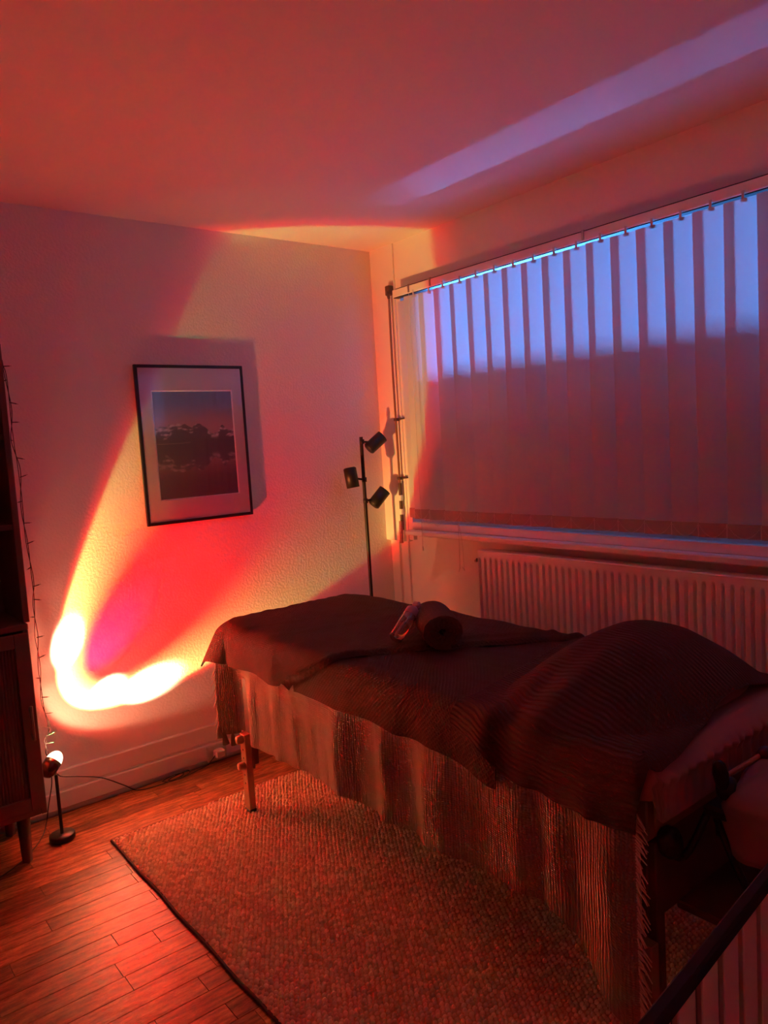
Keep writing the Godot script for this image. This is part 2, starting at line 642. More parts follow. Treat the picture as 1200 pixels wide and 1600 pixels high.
func multi(called: String, mesh: Mesh, spots: Array, m: Material, parent: Node) -> MultiMeshInstance3D:
	var mm := MultiMesh.new()
	mm.transform_format = MultiMesh.TRANSFORM_3D
	mm.mesh = mesh
	mm.instance_count = spots.size()
	var base: Vector3 = (parent as Node3D).position if parent != self else Vector3.ZERO
	for i in spots.size():
		var t: Transform3D = spots[i] if spots[i] is Transform3D else Transform3D(Basis(), spots[i])
		t.origin -= base
		mm.set_instance_transform(i, t)
	var o := MultiMeshInstance3D.new()
	o.multimesh = mm
	o.material_override = m
	place(o, called, parent)
	return o

func radiator() -> void:
	var r := thing("radiator", Vector3(-0.06, 0.12, 2.0), "long white ribbed panel radiator under the window sill", "radiator")
	var z0 := 0.805
	var z1 := 3.1
	var y0 := 0.30
	var y1 := 0.938
	# front sheet with pressed ribs
	var p := 0.0345
	var fx := func(zz: float, v: float) -> float:
		var ph := fposmod((zz - z0 - 0.02) / p, 1.0)
		var groove := smooth01(0.50, 0.64, ph) * (1.0 - smooth01(0.84, 0.98, ph))
		var ends := smooth01(0.03, 0.075, v) * (1.0 - smooth01(0.93, 0.965, v))
		return -0.098 + 0.012 * groove * ends
	var nz := int((z1 - z0) / p * 12.0)
	var vs := [0.0, 0.02, 0.035, 0.05, 0.065, 0.08, 0.5, 0.92, 0.932, 0.944, 0.956, 0.968, 0.985, 1.0]
	var f := func(u: float, v: float) -> Vector3:
		var vv: float = vs[int(round(v * (vs.size() - 1)))]
		var zz := lerpf(z0, z1, u)
		return Vector3(fx.call(zz, vv), lerpf(y0, y1 - 0.006, vv), zz)
	put("ribbed_panel", sheet(nz, vs.size() - 1, f, 0.0015), M.white_metal, r)
	var st := new_st()
	box(st, Vector3(-0.040, y0, z0), Vector3(-0.034, y1 - 0.006, z1), 0.002)
	obj("back_panel", st, M.white_metal, r)
	st = new_st()
	box(st, Vector3(-0.101, y1 - 0.008, z0 - 0.002), Vector3(-0.030, y1, z1), 0.003)
	obj("top_cover", st, M.white_metal, r)
	st = new_st()
	box(st, Vector3(-0.100, y0 + 0.01, z0 - 0.003), Vector3(-0.032, y1 - 0.004, z0 + 0.001), 0.001)
	obj("side_cover", st, M.white_metal, r)
	st = new_st()
	lathe(st, [Vector2(0, 0), Vector2(0.010, 0), Vector2(0.012, 0.012), Vector2(0.009, 0.016), Vector2(0.009, 0.03), Vector2(0, 0.03)], Transform3D(Basis(Vector3(1, 0, 0), Vector3(0, -1, 0), Vector3(0, 0, -1)), Vector3(-0.075, 0.885, z0 - 0.003)), 12)
	tube(st, [Vector3(-0.075, 0.915, z0 - 0.012), Vector3(-0.075, 0.855, z0 - 0.012)], 0.007, 8)
	obj("valve", st, M.black_metal, r)
	st = new_st()
	lathe(st, [Vector2(0, 0), Vector2(0.006, 0), Vector2(0.006, 0.01), Vector2(0, 0.01)], Transform3D(Basis(Vector3(1, 0, 0), Vector3(0, -1, 0), Vector3(0, 0, -1)), Vector3(-0.080, 0.880, z0 - 0.032)), 10)
	obj("valve_cap", st, M.chrome, r)
	st = new_st()
	tube(st, [Vector3(-0.06, 0.86, z0 - 0.012), Vector3(-0.06, 0.3, z0 - 0.012), Vector3(-0.06, 0.0, z0 - 0.012)], 0.006, 8)
	obj("pipe", st, M.white_metal, r)
	for zz in [1.1, 2.7]:
		st = new_st()
		box(st, Vector3(-0.036, 0.45, zz), Vector3(0.029, 0.80, zz + 0.03), 0.002)
		obj("wall_bracket", st, M.white_metal, r)

func picture() -> void:
	var x0 := -1.367
	var x1 := -0.838
	var y0 := 1.158
	var y1 := 1.874
	var zf := 0.021
	var p := thing("picture_frame", Vector3((x0 + x1) / 2, y0, 0.0), "black-framed photo of snowy mountains mirrored in a lake", "picture")
	var st := new_st()
	var w := 0.014
	box(st, Vector3(x0, y0, 0.006), Vector3(x0 + w, y1, zf), 0.0015)
	box(st, Vector3(x1 - w, y0, 0.006), Vector3(x1, y1, zf), 0.0015)
	box(st, Vector3(x0 + w, y0, 0.006), Vector3(x1 - w, y0 + w, zf), 0.0015)
	box(st, Vector3(x0 + w, y1 - w, 0.006), Vector3(x1 - w, y1, zf), 0.0015)
	obj("frame", st, M.black, p)
	st = new_st()
	box(st, Vector3(x0 + w, y0 + w, 0.006), Vector3(x1 - w, y1 - w, 0.0142))
	obj("backing", st, M.black, p)
	for cx in [x0 + 0.06, x1 - 0.06]:
		st = new_st()
		box(st, Vector3(cx - 0.01, y1 - 0.06, 0.0), Vector3(cx + 0.01, y1 - 0.03, 0.0065))
		obj("wall_hook", st, M.black, p)
	# mat with bevelled window
	var a0 := -1.2985
	var a1 := -0.9015
	var b0 := 1.266
	var b1 := 1.760
	st = new_st()
	st.set_smooth_group(-1)
	var zt := 0.0182
	var zb := 0.0150
	var o := [Vector3(x0 + w, y0 + w, zt), Vector3(x0 + w, y1 - w, zt), Vector3(x1 - w, y1 - w, zt), Vector3(x1 - w, y0 + w, zt)]
	var i1 := [Vector3(a0, b0, zt), Vector3(a0, b1, zt), Vector3(a1, b1, zt), Vector3(a1, b0, zt)]
	var e := 0.0055
	var i2 := [Vector3(a0 + e, b0 + e, zb), Vector3(a0 + e, b1 - e, zb), Vector3(a1 - e, b1 - e, zb), Vector3(a1 - e, b0 + e, zb)]
	for k in 4:
		var n := (k + 1) % 4
		quad(st, o[k], o[n], i1[n], i1[k])
	obj("mat_board", st, mat(lin(0.62, 0.52, 0.50), 0.8), p)
	st = new_st()
	st.set_smooth_group(-1)
	for k in 4:
		var n := (k + 1) % 4
		quad(st, i1[k], i1[n], i2[n], i2[k])
	obj("mat_bevel", st, mat(lin(0.92, 0.88, 0.86), 0.7), p)
	# print
	st = new_st()
	st.set_smooth_group(-1)
	quad(st, Vector3(a0, b1, zb - 0.0005), Vector3(a1, b1, zb - 0.0005), Vector3(a1, b0, zb - 0.0005), Vector3(a0, b0, zb - 0.0005))
	var pm := mat(Color.WHITE, 0.6)
	pm.albedo_texture = ImageTexture.create_from_image(mountain_photo())
	obj("print", st, pm, p)
	st = new_st()
	box(st, Vector3(x0 + w, y0 + w, 0.0190), Vector3(x1 - w, y1 - w, 0.0200))
	var gl := mat(Color(1, 1, 1, 0.04), 0.06)
	gl.transparency = BaseMaterial3D.TRANSPARENCY_ALPHA
	obj("glass", st, gl, p)

func mountain_photo() -> Image:
	var w := 320
	var h := 400
	var im := Image.create(w, h, false, Image.FORMAT_RGB8)
	var n := FastNoiseLite.new()
	n.seed = 9
	n.frequency = 0.012
	n.fractal_octaves = 5
	var tex := FastNoiseLite.new()
	tex.seed = 4
	tex.frequency = 0.022
	tex.fractal_octaves = 4
	tex.noise_type = FastNoiseLite.TYPE_SIMPLEX
	var shore := 0.51
	for x in w:
		var fx := float(x) / w
		# ridge: long snowy shoulder, a rocky hump in the middle, a dip, a steep peak on the right
		var ridge := 0.315 + 0.012 * sin(fx * 9.0 + 1.0) + 0.02 * n.get_noise_1d(x * 2.0)
		ridge += 0.05 * smoothstep(0.35, 0.46, fx) - 0.055 * exp(-pow((fx - 0.55) / 0.07, 2))
		ridge += 0.035 * smoothstep(0.62, 0.74, fx) - 0.075 * exp(-pow((fx - 0.84) / 0.055, 2)) - 0.03 * smoothstep(0.86, 1.0, fx)
		var rock := 0.05 + 0.03 * sin(fx * 13.0) + 0.025 * n.get_noise_1d(x * 4.0 + 200.0)
		for y in h:
			var fy := float(y) / h
			var water := fy > shore
			var yy := fy if not water else shore - (fy - shore) * 0.86
			var c := lin(0.11, 0.10, 0.17).lerp(lin(0.46, 0.24, 0.24), smoothstep(0.05, 0.34, yy))
			if water:
				c = lin(0.26, 0.11, 0.11).lerp(lin(0.006, 0.004, 0.006), smoothstep(0.60, 0.90, fy))
			var d := yy - ridge
			if d > 0.0:
				var t := tex.get_noise_2d(x * 1.0 + yy * 260.0, yy * h * 2.2)
				var snow := smoothstep(0.05, -0.05, d - rock - 0.09 * t + 0.10 * smoothstep(0.45, 0.6, fx) * smoothstep(0.70, 0.62, fx) )
				c = lin(0.012, 0.008, 0.010).lerp(lin(0.52, 0.40, 0.40) * (0.8 + 0.5 * t), snow)
				c = c.lerp(lin(0.006, 0.004, 0.005), smoothstep(0.42, 0.47, yy) * 0.9)
				if water:
					c = c.lerp(lin(0.015, 0.008, 0.01), 0.35)
			if absf(fy - 0.482 - 0.004 * sin(fx * 9.0)) < 0.004 and fx < 0.42:
				c = c.lerp(lin(0.34, 0.22, 0.20), 0.7)
			im.set_pixel(x, y, c)
	return im

func rug() -> void:
	var x0 := -1.772
	var x1 := -0.02
	var z0 := 0.415
	var z1 := 2.75
	var r := thing("rug", Vector3((x0 + x1) / 2, 0.0, (z0 + z1) / 2), "cream wool rug of small felted loops under the massage table", "rug")
	var st := new_st()
	box(st, Vector3(x0, 0.0005, z0), Vector3(x1, 0.008, z1), 0.003)
	obj("rug_backing", st, M.wool_base, r)
	# side binding, slightly lifted at the corner
	st = new_st()
	var pts := []
	for i in 60:
		var t := i / 59.0
		pts.append(Vector3(x0 + 0.002 * sin(t * 40.0), 0.006, lerpf(z0, z1, t)))
	tube(st, pts, 0.0055, 6)
	obj("edge_binding", st, mat(lin(0.06, 0.04, 0.03), 1.0), r)
	# felted loops
	var bead := SphereMesh.new()
	bead.radius = 1.0
	bead.height = 2.0
	bead.radial_segments = 7
	bead.rings = 4
	var spots := []
	var cols := []
	var sx := 0.0160
	var sz := 0.0132
	var nx := int((x1 - x0 - 0.012) / sx)
	var nz := int((z1 - z0 - 0.01) / sz)
	for j in nz:
		for i in nx:
			var x := x0 + 0.010 + (i + (0.5 if j % 2 == 1 else 0.0)) * sx + rng.randf_range(-0.0022, 0.0022)
			var zz := z0 + 0.007 + j * sz + rng.randf_range(-0.0022, 0.0022)
			zz += 0.012 * wob.get_noise_2d(x * 2.0, zz * 1.5)
			if zz < z0 + 0.004 or zz > z1 - 0.004 or x > x1 - 0.004:
				continue
			var s := rng.randf_range(0.85, 1.15)
			var b := Basis(Vector3.UP, rng.randf_range(-0.5, 0.5)).scaled(Vector3(0.0072 * s, 0.0074 * s, 0.0059 * s))
			spots.append(Transform3D(b, Vector3(x, 0.0095 + rng.randf_range(-0.0012, 0.0012), zz)))
			cols.append(rng.randf_range(0.70, 1.03))
	var mm := MultiMesh.new()
	mm.transform_format = MultiMesh.TRANSFORM_3D
	mm.use_colors = true
	mm.mesh = bead
	mm.instance_count = spots.size()
	for i in spots.size():
		var t: Transform3D = spots[i]
		t.origin -= r.position
		mm.set_instance_transform(i, t)
		mm.set_instance_color(i, Color(cols[i], cols[i], cols[i]))
	var o := MultiMeshInstance3D.new()
	o.multimesh = mm
	o.material_override = M.wool
	place(o, "wool_loops", r)
	o.set_meta("kind", "stuff")

# ---------------------------------------------------------------- the massage bed and its cloths
const BX0 := -1.25
const BX1 := -0.52
const BZ0 := 0.37
const BZ1 := 2.42
const TOP := 0.744

func mound(x: float, z: float) -> float:
	# the pillow under the ribbed towel
	var a := absf((x + 0.80) / (0.46 if x < -0.80 else 0.34))
	var b := absf((z - 2.12) / 0.29)
	var d := pow(pow(a, 2.2) + pow(b, 2.2), 1.0 / 2.2)
	return 0.160 * pow(1.0 - d * d, 1.15) if d < 1.0 else 0.0

func drape(a: float, b: float, off: float, fold: float, ph: float, wrinkle := 0.0) -> Vector3:
	# a point of a cloth laid flat over the bed; what overhangs falls down the sides, round the bed's rounded corners
	var r := 0.03 + off
	var rc := 0.09
	var cx := clampf(a, BX0 + 0.03 + rc, BX1 - 0.03 - rc)
	var cz := clampf(b, BZ0 + 0.03 + rc, BZ1 - 0.03 - rc)
	var q := Vector2(a - cx, b - cz)
	if b > 1.8 and q.y > 0.0:   # the near end is cut square
		cz = minf(b, BZ1 - 0.03)
		cx = clampf(a, BX0 + 0.03, BX1 - 0.03)
		q = Vector2(a - cx, b - cz)
		q += q.normalized() * rc if q.length() > 1e-6 else Vector2.ZERO
		cx -= signf(q.x) * rc * absf(q.normalized().x)
		cz -= signf(q.y) * rc * absf(q.normalized().y)
	var l := q.length()
	if l < 1e-6:
		return Vector3(a, TOP + off + wrinkle, b)
	var d6 := pow(pow(absf(q.x), 6.0) + pow(absf(q.y), 6.0), 1.0 / 6.0)
	var dir := q / l
	var d := d6 - rc
	if d <= 0.0:
		return Vector3(cx + dir.x * d6, TOP + off + wrinkle, cz + dir.y * d6)
	var out := r
	var drop := r + d - r * PI / 2.0
	if d < r * PI / 2.0:
		out = r * sin(d / r)
		drop = r * (1.0 - cos(d / r))
	var s := cx + cz + atan2(dir.y, -dir.x) * 0.12
	var hang := clampf((drop - 0.02) / 0.25, 0.0, 1.0)
	out += 0.55 * drop * 2.0 * absf(dir.x * dir.y) * (1.0 if b < 1.8 else 0.0)
	out += rc + hang * fold * (wob.get_noise_2d(s * 4.0 + ph, ph) * 1.2 + 0.55 * sin(s * 23.0 + ph * 3.0 + 2.0 * wob.get_noise_2d(s * 3.0, 9.0 + ph)) + 0.3 + 0.2 * wob.get_noise_2d(s * 14.0, drop * 3.0 + ph))
	return Vector3(cx + dir.x * out, TOP + off - drop + wrinkle * (1.0 - hang), cz + dir.y * out)

func massage_bed() -> void:
	var t := thing("massage_table", Vector3(-0.82, 0.0, 1.3), "wooden folding massage table standing on the rug", "massage table")
	var st := new_st()
	box(st, Vector3(BX0 + 0.012, 0.66, BZ0 + 0.012), Vector3(BX1 - 0.012, TOP - 0.012, BZ1 - 0.012), 0.03)
	obj("padded_top", st, M.sheet, t)
	st = new_st()
	box(st, Vector3(BX0 + 0.02, 0.565, BZ0 + 0.02), Vector3(BX0 + 0.05, 0.661, BZ1 - 0.02), 0.004)
	box(st, Vector3(BX1 - 0.05, 0.565, BZ0 + 0.02), Vector3(BX1 - 0.02, 0.661, BZ1 - 0.02), 0.004)
	box(st, Vector3(BX0 + 0.05, 0.565, BZ0 + 0.02), Vector3(BX1 - 0.05, 0.661, BZ0 + 0.05), 0.004)
	box(st, Vector3(BX0 + 0.05, 0.565, BZ1 - 0.05), Vector3(BX1 - 0.05, 0.661, BZ1 - 0.02), 0.004)
	obj("frame_rail", st, M.wood, t)
	for sx in [0, 1]:
		for sz in [0, 1]:
			var x := (-1.268 if sz == 0 else -1.232) if sx == 0 else -0.545
			var z := 0.598 if sz == 0 else 2.39
			var out := -1.0 if sx == 0 else 1.0
			st = new_st()
			# lower leg slides on the upper leg
			var up := 0.335
			box(st, Vector3(x - 0.012, 0.018, z - 0.021), Vector3(x + 0.016, up, z + 0.021), 0.002)
			var lg := obj("leg", st, M.wood, t)
			st = new_st()
			box(st, Vector3(x - 0.012 - 0.002, 0.008, z - 0.024), Vector3(x + 0.018, 0.024, z + 0.024), 0.004)
			obj("rubber_foot", st, M.black, lg)
			st = new_st()
			box(st, Vector3(x + 0.016, 0.20, z - 0.019), Vector3(x + 0.048, 0.56, z + 0.019), 0.003)
			obj("upper_leg", st, M.dark_wood, lg)
			for yy in ([0.205, 0.315] if sz == 0 else []):
				st = new_st()
				lathe(st, [Vector2(0, 0), Vector2(0.016, 0), Vector2(0.018, 0.006), Vector2(0.016, 0.026), Vector2(0, 0.028)], Transform3D(frame_of(Vector3(-1, 0, 0)), Vector3(x - 0.010, yy, z)), 10)
				obj("knob", st, M.wood, lg)
			for k in 5:
				st = new_st()
				lathe(st, [Vector2(0, 0), Vector2(0.004, 0), Vector2(0.004, 0.0012), Vector2(0, 0.0012)], Transform3D(frame_of(Vector3(-1, 0, 0)), Vector3(x - 0.0118, 0.13 + 0.035 * k, z)), 8)
				obj("peg_hole", st, M.black, lg)
			st = new_st()
			box(st, Vector3(x + 0.014, 0.19, z - 0.06), Vector3(x + 0.024, 0.33, z + 0.03), 0.003)
			obj("leg_bracket", st, M.dark_wood, lg)
	st = new_st()
	box(st, Vector3(-1.22, 0.365, 2.372), Vector3(-0.56, 0.565, 2.39), 0.003)
	obj("end_panel", st, M.dark_wood, t)
	st = new_st()
	box(st, Vector3(-1.22, 0.25, 0.59), Vector3(-0.56, 0.30, 0.61), 0.003)
	obj("cross_bar", st, M.dark_wood, t)
	st = new_st()
	tube(st, [Vector3(-1.22, 0.53, 2.33), Vector3(-1.0, 0.52, 1.9), Vector3(-0.82, 0.50, 1.35)], 0.003, 6)
	obj("brace_cable", st, M.chrome, t)

	# cream gauze throw hanging down the sides
	var g := thing("gauze_throw", Vector3(-1.29, 0.30, 1.3), "pale crinkled cotton throw hanging fringed over the table side", "throw")
	var gf := func(u: float, v: float) -> Vector3:
		var b := lerpf(0.40, BZ1 - 0.035, v)
		var low := 0.43 + 0.012 * wob.get_noise_1d(b * 3.0)
		low += 0.17 * smoothstep(2.16, BZ1 - 0.04, b)
		var a := lerpf(BX0 - low, BX1 + 0.30, pow(u, 1.25))
		var p := drape(a, b, 0.0, 0.020, 0.0)
		return p
	put("cloth", sheet(150, 260, gf, 0.003, Vector2(1.6, 2.5)), M.gauze, g)
	# fringes: along the near edge and at the far corner
	st = new_st()
	for i in 130:
		var u := 0.0 + 0.62 * i / 129.0
		var p: Vector3 = gf.call(u, 1.0)
		if p.y > 0.64:
			continue
		var len := rng.randf_range(0.02, 0.045)
		var q := p + Vector3(rng.randf_range(-0.01, 0.006), -len * 0.6, len * 0.7)
		tube(st, [p, p.lerp(q, 0.5) + Vector3(rng.randf_range(-0.006, 0.004), 0.004, 0), q], 0.0030, 5, 0.0012)
	for i in 34:
		var p: Vector3 = gf.call(0.0 + 0.30 * i / 33.0, 0.0)
		var q := p + Vector3(rng.randf_range(-0.02, 0.004), -0.025, rng.randf_range(-0.012, 0.006))
		tube(st, [p, p.lerp(q, 0.5) + Vector3(-0.003, 0, 0.003), q], 0.0022, 5, 0.001)
	obj("fringe", st, mat(lin(0.80, 0.58, 0.44), 0.95), g).set_meta("kind", "stuff")
	st = new_st()
	for c in [[0.012, 0.012], [0.0, 0.03], [0.05, 0.0]]:
		var p: Vector3 = gf.call(c[0], c[1])
		tube(st, [p + Vector3(0, 0.004, 0), p + Vector3(-0.002, -0.012, 0.004), p + Vector3(0, -0.045, 0.008)], 0.004, 7, 0.015)
	obj("tassel", st, M.gauze, g)

	# fitted sheet at the head end
	var sf := func(u: float, v: float) -> Vector3:
		var a := lerpf(BX0 - 0.07, BX1 + 0.07, u)
		var b := lerpf(1.6, BZ1 + 0.115, v)
		var dz := maxf(0.0, b - (BZ1 - 0.03))
		var gather := smoothstep(0.03, 0.07, dz) * (1.0 - smoothstep(0.10, 0.145, dz))
		var p := drape(a, b, 0.004, 0.0, 4.0)
		p += Vector3(0, 0, 1) * (gather * (0.004 * sin(a * 170.0 + 3.0 * wob.get_noise_1d(a * 9.0)) + 0.010) + 0.012 * smoothstep(0.02, 0.055, dz) * (1.0 - smoothstep(0.055, 0.075, dz)))
		p.z += 0.012 * smoothstep(0.10, 0.14, dz)
		return p
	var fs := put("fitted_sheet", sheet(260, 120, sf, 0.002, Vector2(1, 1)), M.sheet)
	tag(fs, "pink-beige fitted sheet gathered over the near end of the table", "sheet")

	# lower brown waffle blanket
	var wr := func(a: float, b: float, k: float) -> float:
		return 0.004 * wob.get_noise_2d(a * 5.0 + b * 2.0 + k, b * 4.0) + 0.003 * wob.get_noise_2d(a * 12.0 + k, b * 3.0 - a * 6.0)
	var hem_low := func(b: float) -> float:
		return 0.150 + 0.012 * wob.get_noise_1d(b * 2.6) + 0.035 * smoothstep(1.75, 1.98, b)
	var lf := func(u: float, v: float) -> Vector3:
		var b := lerpf(1.0, 1.99, v)
		var a := lerpf(BX0 - hem_low.call(b), BX1 + 0.14, u)
		return drape(a, b, 0.013, 0.016, 2.0, wr.call(a, b, 1.0))
	var lb := put("waffle_blanket", sheet(190, 170, lf, 0.005, Vector2(1.15, 1.1)), M.waffle)
	tag(lb, "dark brown waffle blanket across the middle of the table, under the folded one", "blanket")

	# upper brown blanket over the far part, its near edge folded back in a curve
	var edge := func(a: float) -> float:
		if a < -1.25:
			return lerpf(0.96, 1.25, smoothstep(-1.43, -1.24, a))
		return 1.25 + 0.47 * pow(clampf((a + 1.25) / 0.72, 0.0, 1.0), 1.15)
	var uf := func(u: float, v: float) -> Vector3:
		var pre := lerpf(BX0 - 0.165, BX1 + 0.14, u)
		var far := BZ0 - 0.160
		var e: float = edge.call(pre)
		var b := lerpf(far, e, v)
		var a := lerpf(BX0 - 0.160 - 0.010 * wob.get_noise_1d(b * 3.0), BX1 + 0.12, u)
		var toward := (e - b)
		var off := 0.021 + 0.012 * exp(-pow((toward - 0.022) / 0.022, 2)) - 0.010 * smoothstep(0.012, 0.0, toward)
		off += 0.008 * exp(-pow((toward - 0.13 - 0.03 * wob.get_noise_1d(pre * 4.0)) / 0.02, 2)) * smoothstep(-1.1, -0.8, a)
		var w2: float = wr.call(a, b, 5.0) * 1.3
		# soft creases running across from the far left
		w2 += 0.005 * exp(-pow((b - 0.62 - 0.35 * (a + 1.2)) / 0.02, 2)) + 0.004 * exp(-pow((b - 0.82 - 0.25 * (a + 1.2)) / 0.025, 2))
		return drape(a, b, off, 0.018, 7.0, w2)
	var ub := put("folded_blanket", sheet(190, 210, uf, 0.006, Vector2(1.18, 1.4)), M.waffle)
	tag(ub, "dark brown waffle blanket over the far half, near edge folded back", "blanket")

	# ribbed towel over the pillow
	var tf := func(u: float, v: float) -> Vector3:
		var far := 1.83 + 0.05 * smoothstep(0.0, 0.14, u) - 0.21 * u
		var near := 2.405 + 0.045 * smoothstep(0.0, 0.15, u) - 0.072 * smoothstep(0.15, 0.6, u) + 0.005 * wob.get_noise_1d(u * 5.0)
		var b := lerpf(far, near, v)
		var hem := lerpf(0.07, 0.172, smoothstep(0.0, 0.45, v)) + 0.01 * wob.get_noise_1d(b * 7.0)
		var a := lerpf(BX0 - hem, BX1 + 0.10, u)
		var p := drape(a, b, 0.022, 0.022, 11.0, 0.0)
		p.y += mound(a, b)
		var crease := exp(-pow((b - 1.98 - 0.28 * (a + 1.2)) / 0.04, 2)) * 0.006 * smoothstep(-0.65, -0.95, a)
		crease += exp(-pow((b - 2.12 - 0.16 * (a + 1.2)) / 0.05, 2)) * 0.005 * smoothstep(-0.70, -1.0, a)
		crease -= exp(-pow((b - 2.04 - 0.25 * (a + 1.2)) / 0.035, 2)) * 0.004 * smoothstep(-0.65, -0.95, a)
		p.y += crease + 0.003 * wob.get_noise_2d(a * 6.0, b * 6.0)
		if a < BX0 + 0.02:
			p.x -= crease * 1.2
		return p
	var tw := put("ribbed_towel", sheet(200, 130, tf, 0.005, Vector2(0.7, 1.1)), M.ribbed)
	tag(tw, "dark ribbed towel draped over the pillow at the near end", "towel")
	var pf := func(u: float, v: float) -> Vector3:
		var th := u * TAU
		var rr := minf(v * 2.0, 2.0 - v * 2.0) * 0.93
		var cx := signf(cos(th)) * pow(absf(cos(th)), 0.83)
		var sz := signf(sin(th)) * pow(absf(sin(th)), 0.83)
		var a := -0.80 + 0.33 * rr * cx
		var b := 2.12 + 0.26 * rr * sz
		var lift := 0.012 + (maxf(0.0, mound(a, b) * 0.92 - 0.008) if v < 0.5 else 0.0)
		return Vector3(a, TOP + lift, b)
	var pl := put("pillow", sheet(40, 20, pf, 0.0, Vector2(1, 1)), M.sheet)
	tag(pl, "soft pillow hidden under the ribbed towel", "pillow")

# ---------------------------------------------------------------- lamps
func sunset_lamp() -> void:
	var px := -1.906
	var pz := 0.247
	var l := thing("sunset_lamp", Vector3(px, 0.0, pz), "small black sunset projector lamp on the floor beside the cabinet", "lamp")
	var d := AIM.normalized()
	var xf := Transform3D(frame_of(d), APEX)
	var st := new_st()
	lathe_up(st, [Vector2(0, 0.001), Vector2(0.046, 0.001), Vector2(0.048, 0.004), Vector2(0.048, 0.020), Vector2(0.045, 0.024), Vector2(0.0, 0.025)], Vector3(px, 0, pz), 36)
	obj("base", st, M.black_metal, l)
	st = new_st()
	tube(st, [Vector3(px, 0.02, pz), Vector3(px, 0.15, pz), Vector3(px, 0.262, pz)], 0.0065, 12)
	obj("pole", st, M.black_metal, l)
	st = new_st()
	tube(st, [Vector3(px, 0.26, pz), Vector3(px, 0.285, pz)], 0.0045, 10)
	tube(st, [Vector3(px, 0.285, pz), APEX + d * 0.012 - Vector3(0, 0.028, 0)], 0.0045, 10)
	obj("joint", st, mat(lin(0.35, 0.22, 0.18), 0.4), l)
	# shade: a cup open towards the lens
	st = new_st()
	lathe(st, [Vector2(0, -0.034), Vector2(0.012, -0.033), Vector2(0.022, -0.028), Vector2(0.029, -0.016), Vector2(0.0315, 0.0), Vector2(0.032, 0.030),
		Vector2(0.030, 0.030), Vector2(0.0295, 0.0), Vector2(0.026, -0.014), Vector2(0.018, -0.024), Vector2(0, -0.028)], xf, 32)
	obj("shade", st, mat(lin(0.10, 0.08, 0.05), 0.25, 0.8), l)
	# domed lens that glows white
	st = new_st()
	var prof := []
	for i in 9:
		var a := PI / 2 * i / 8.0
		prof.append(Vector2(0.0305 * cos(a), 0.030 + 0.042 * sin(a)))
	prof.append(Vector2(0, 0.072))
	prof.reverse()
	var pr := []
	for i in range(prof.size() - 1, -1, -1):
		pr.append(prof[i])
	lathe(st, pr, xf, 32)
	obj("lens", st, glow(Color(1.0, 0.93, 0.78), 1.6), l).set_meta("label", "glowing white domed lens")
	# small disc that keeps the white ring out of the beam's red middle
	st = new_st()
	lathe(st, [Vector2(0, 0.0550), Vector2(0.0220, 0.0550), Vector2(0.0220, 0.0556), Vector2(0, 0.0556)], xf, 32)
	obj("filter_disc", st, M.black, l)
	st = new_st()
	for k in 3:
		var a := TAU * k / 3.0
		tube(st, [xf * Vector3(0.0215 * cos(a), 0.0215 * sin(a), 0.0553), xf * Vector3(0.030 * cos(a), 0.030 * sin(a), 0.031)], 0.0002, 4)
	obj("disc_holder", st, M.black, l)
	beam("ring_beam", APEX, Color(0.0, 1.0, 0.52), 1.45, 28.2, 0.10, l)
	beam("red_beam", APEX + d * 0.058, Color(1.0, 0.05, 0.05), 2.7, 32.5, 0.25, l)
	beam("core_beam", APEX + d * 0.058, Color(1.0, 0.0, 0.02), 40.0, 12.5, 1.0, l, Vector3(-1.58, 0.70, 0.0))
	for rim in [Vector3(-1.614, 0.459, 0.0), Vector3(-1.757, 0.696, 0.0), Vector3(-1.435, 0.443, 0.0)]:
		beam("rim_beam", APEX + d * 0.058, Color(1.0, 0.78, 0.60), 8.0, 8.5, 1.0, l, rim)
	beam("lens_spill_beam", APEX + d * 0.058, Color(1.0, 0.27, 0.19), 0.65, 70.0, 1.0, l, APEX + d * 0.058 + Vector3(-0.2, 0.75, 0.62))
	beam("pink_beam", APEX + d * 0.058, Color(0.1, 0.0, 1.0), 0.012, 10.0, 1.0, l)
	beam("halo_beam", APEX, Color(1.0, 0.68, 0.50), 0.14, 43.0, 0.25, l)
	beam("spill_beam", APEX + d * 0.058, Color(1.0, 0.3, 0.2), 0.07, 56.0, 0.3, l)
	# cord: from the joint to the floor by the wall, a loose coil, then the plug
	st = new_st()
	var c := [Vector3(px + 0.006, 0.262, pz - 0.004), Vector3(px + 0.03, 0.235, pz - 0.03), Vector3(-1.80, 0.195, 0.17), Vector3(-1.70, 0.14, 0.12), Vector3(-1.60, 0.06, 0.075),
		Vector3(-1.53, 0.008, 0.062), Vector3(-1.42, 0.004, 0.07), Vector3(-1.34, 0.004, 0.06), Vector3(-1.31, 0.006, 0.035), Vector3(-1.36, 0.008, 0.03), Vector3(-1.42, 0.008, 0.055),
		Vector3(-1.38, 0.010, 0.09), Vector3(-1.30, 0.010, 0.07), Vector3(-1.29, 0.012, 0.04), Vector3(-1.35, 0.013, 0.05), Vector3(-1.40, 0.013, 0.075), Vector3(-1.36, 0.012, 0.095), Vector3(-1.29, 0.008, 0.075),
		Vector3(-1.24, 0.004, 0.05), Vector3(-1.20, 0.010, 0.05), Vector3(-1.165, 0.035, 0.05), Vector3(-1.15, 0.048, 0.048)]
	tube(st, smooth_path(c, 6), 0.0022, 6)
	obj("power_cord", st, M.cable, l)
	st = new_st()
	box(st, Vector3(-1.155, 0.030, 0.026), Vector3(-1.105, 0.066, 0.066), 0.006)
	obj("plug", st, M.plastic, l).set_meta("label", "white plug in the baseboard outlet")

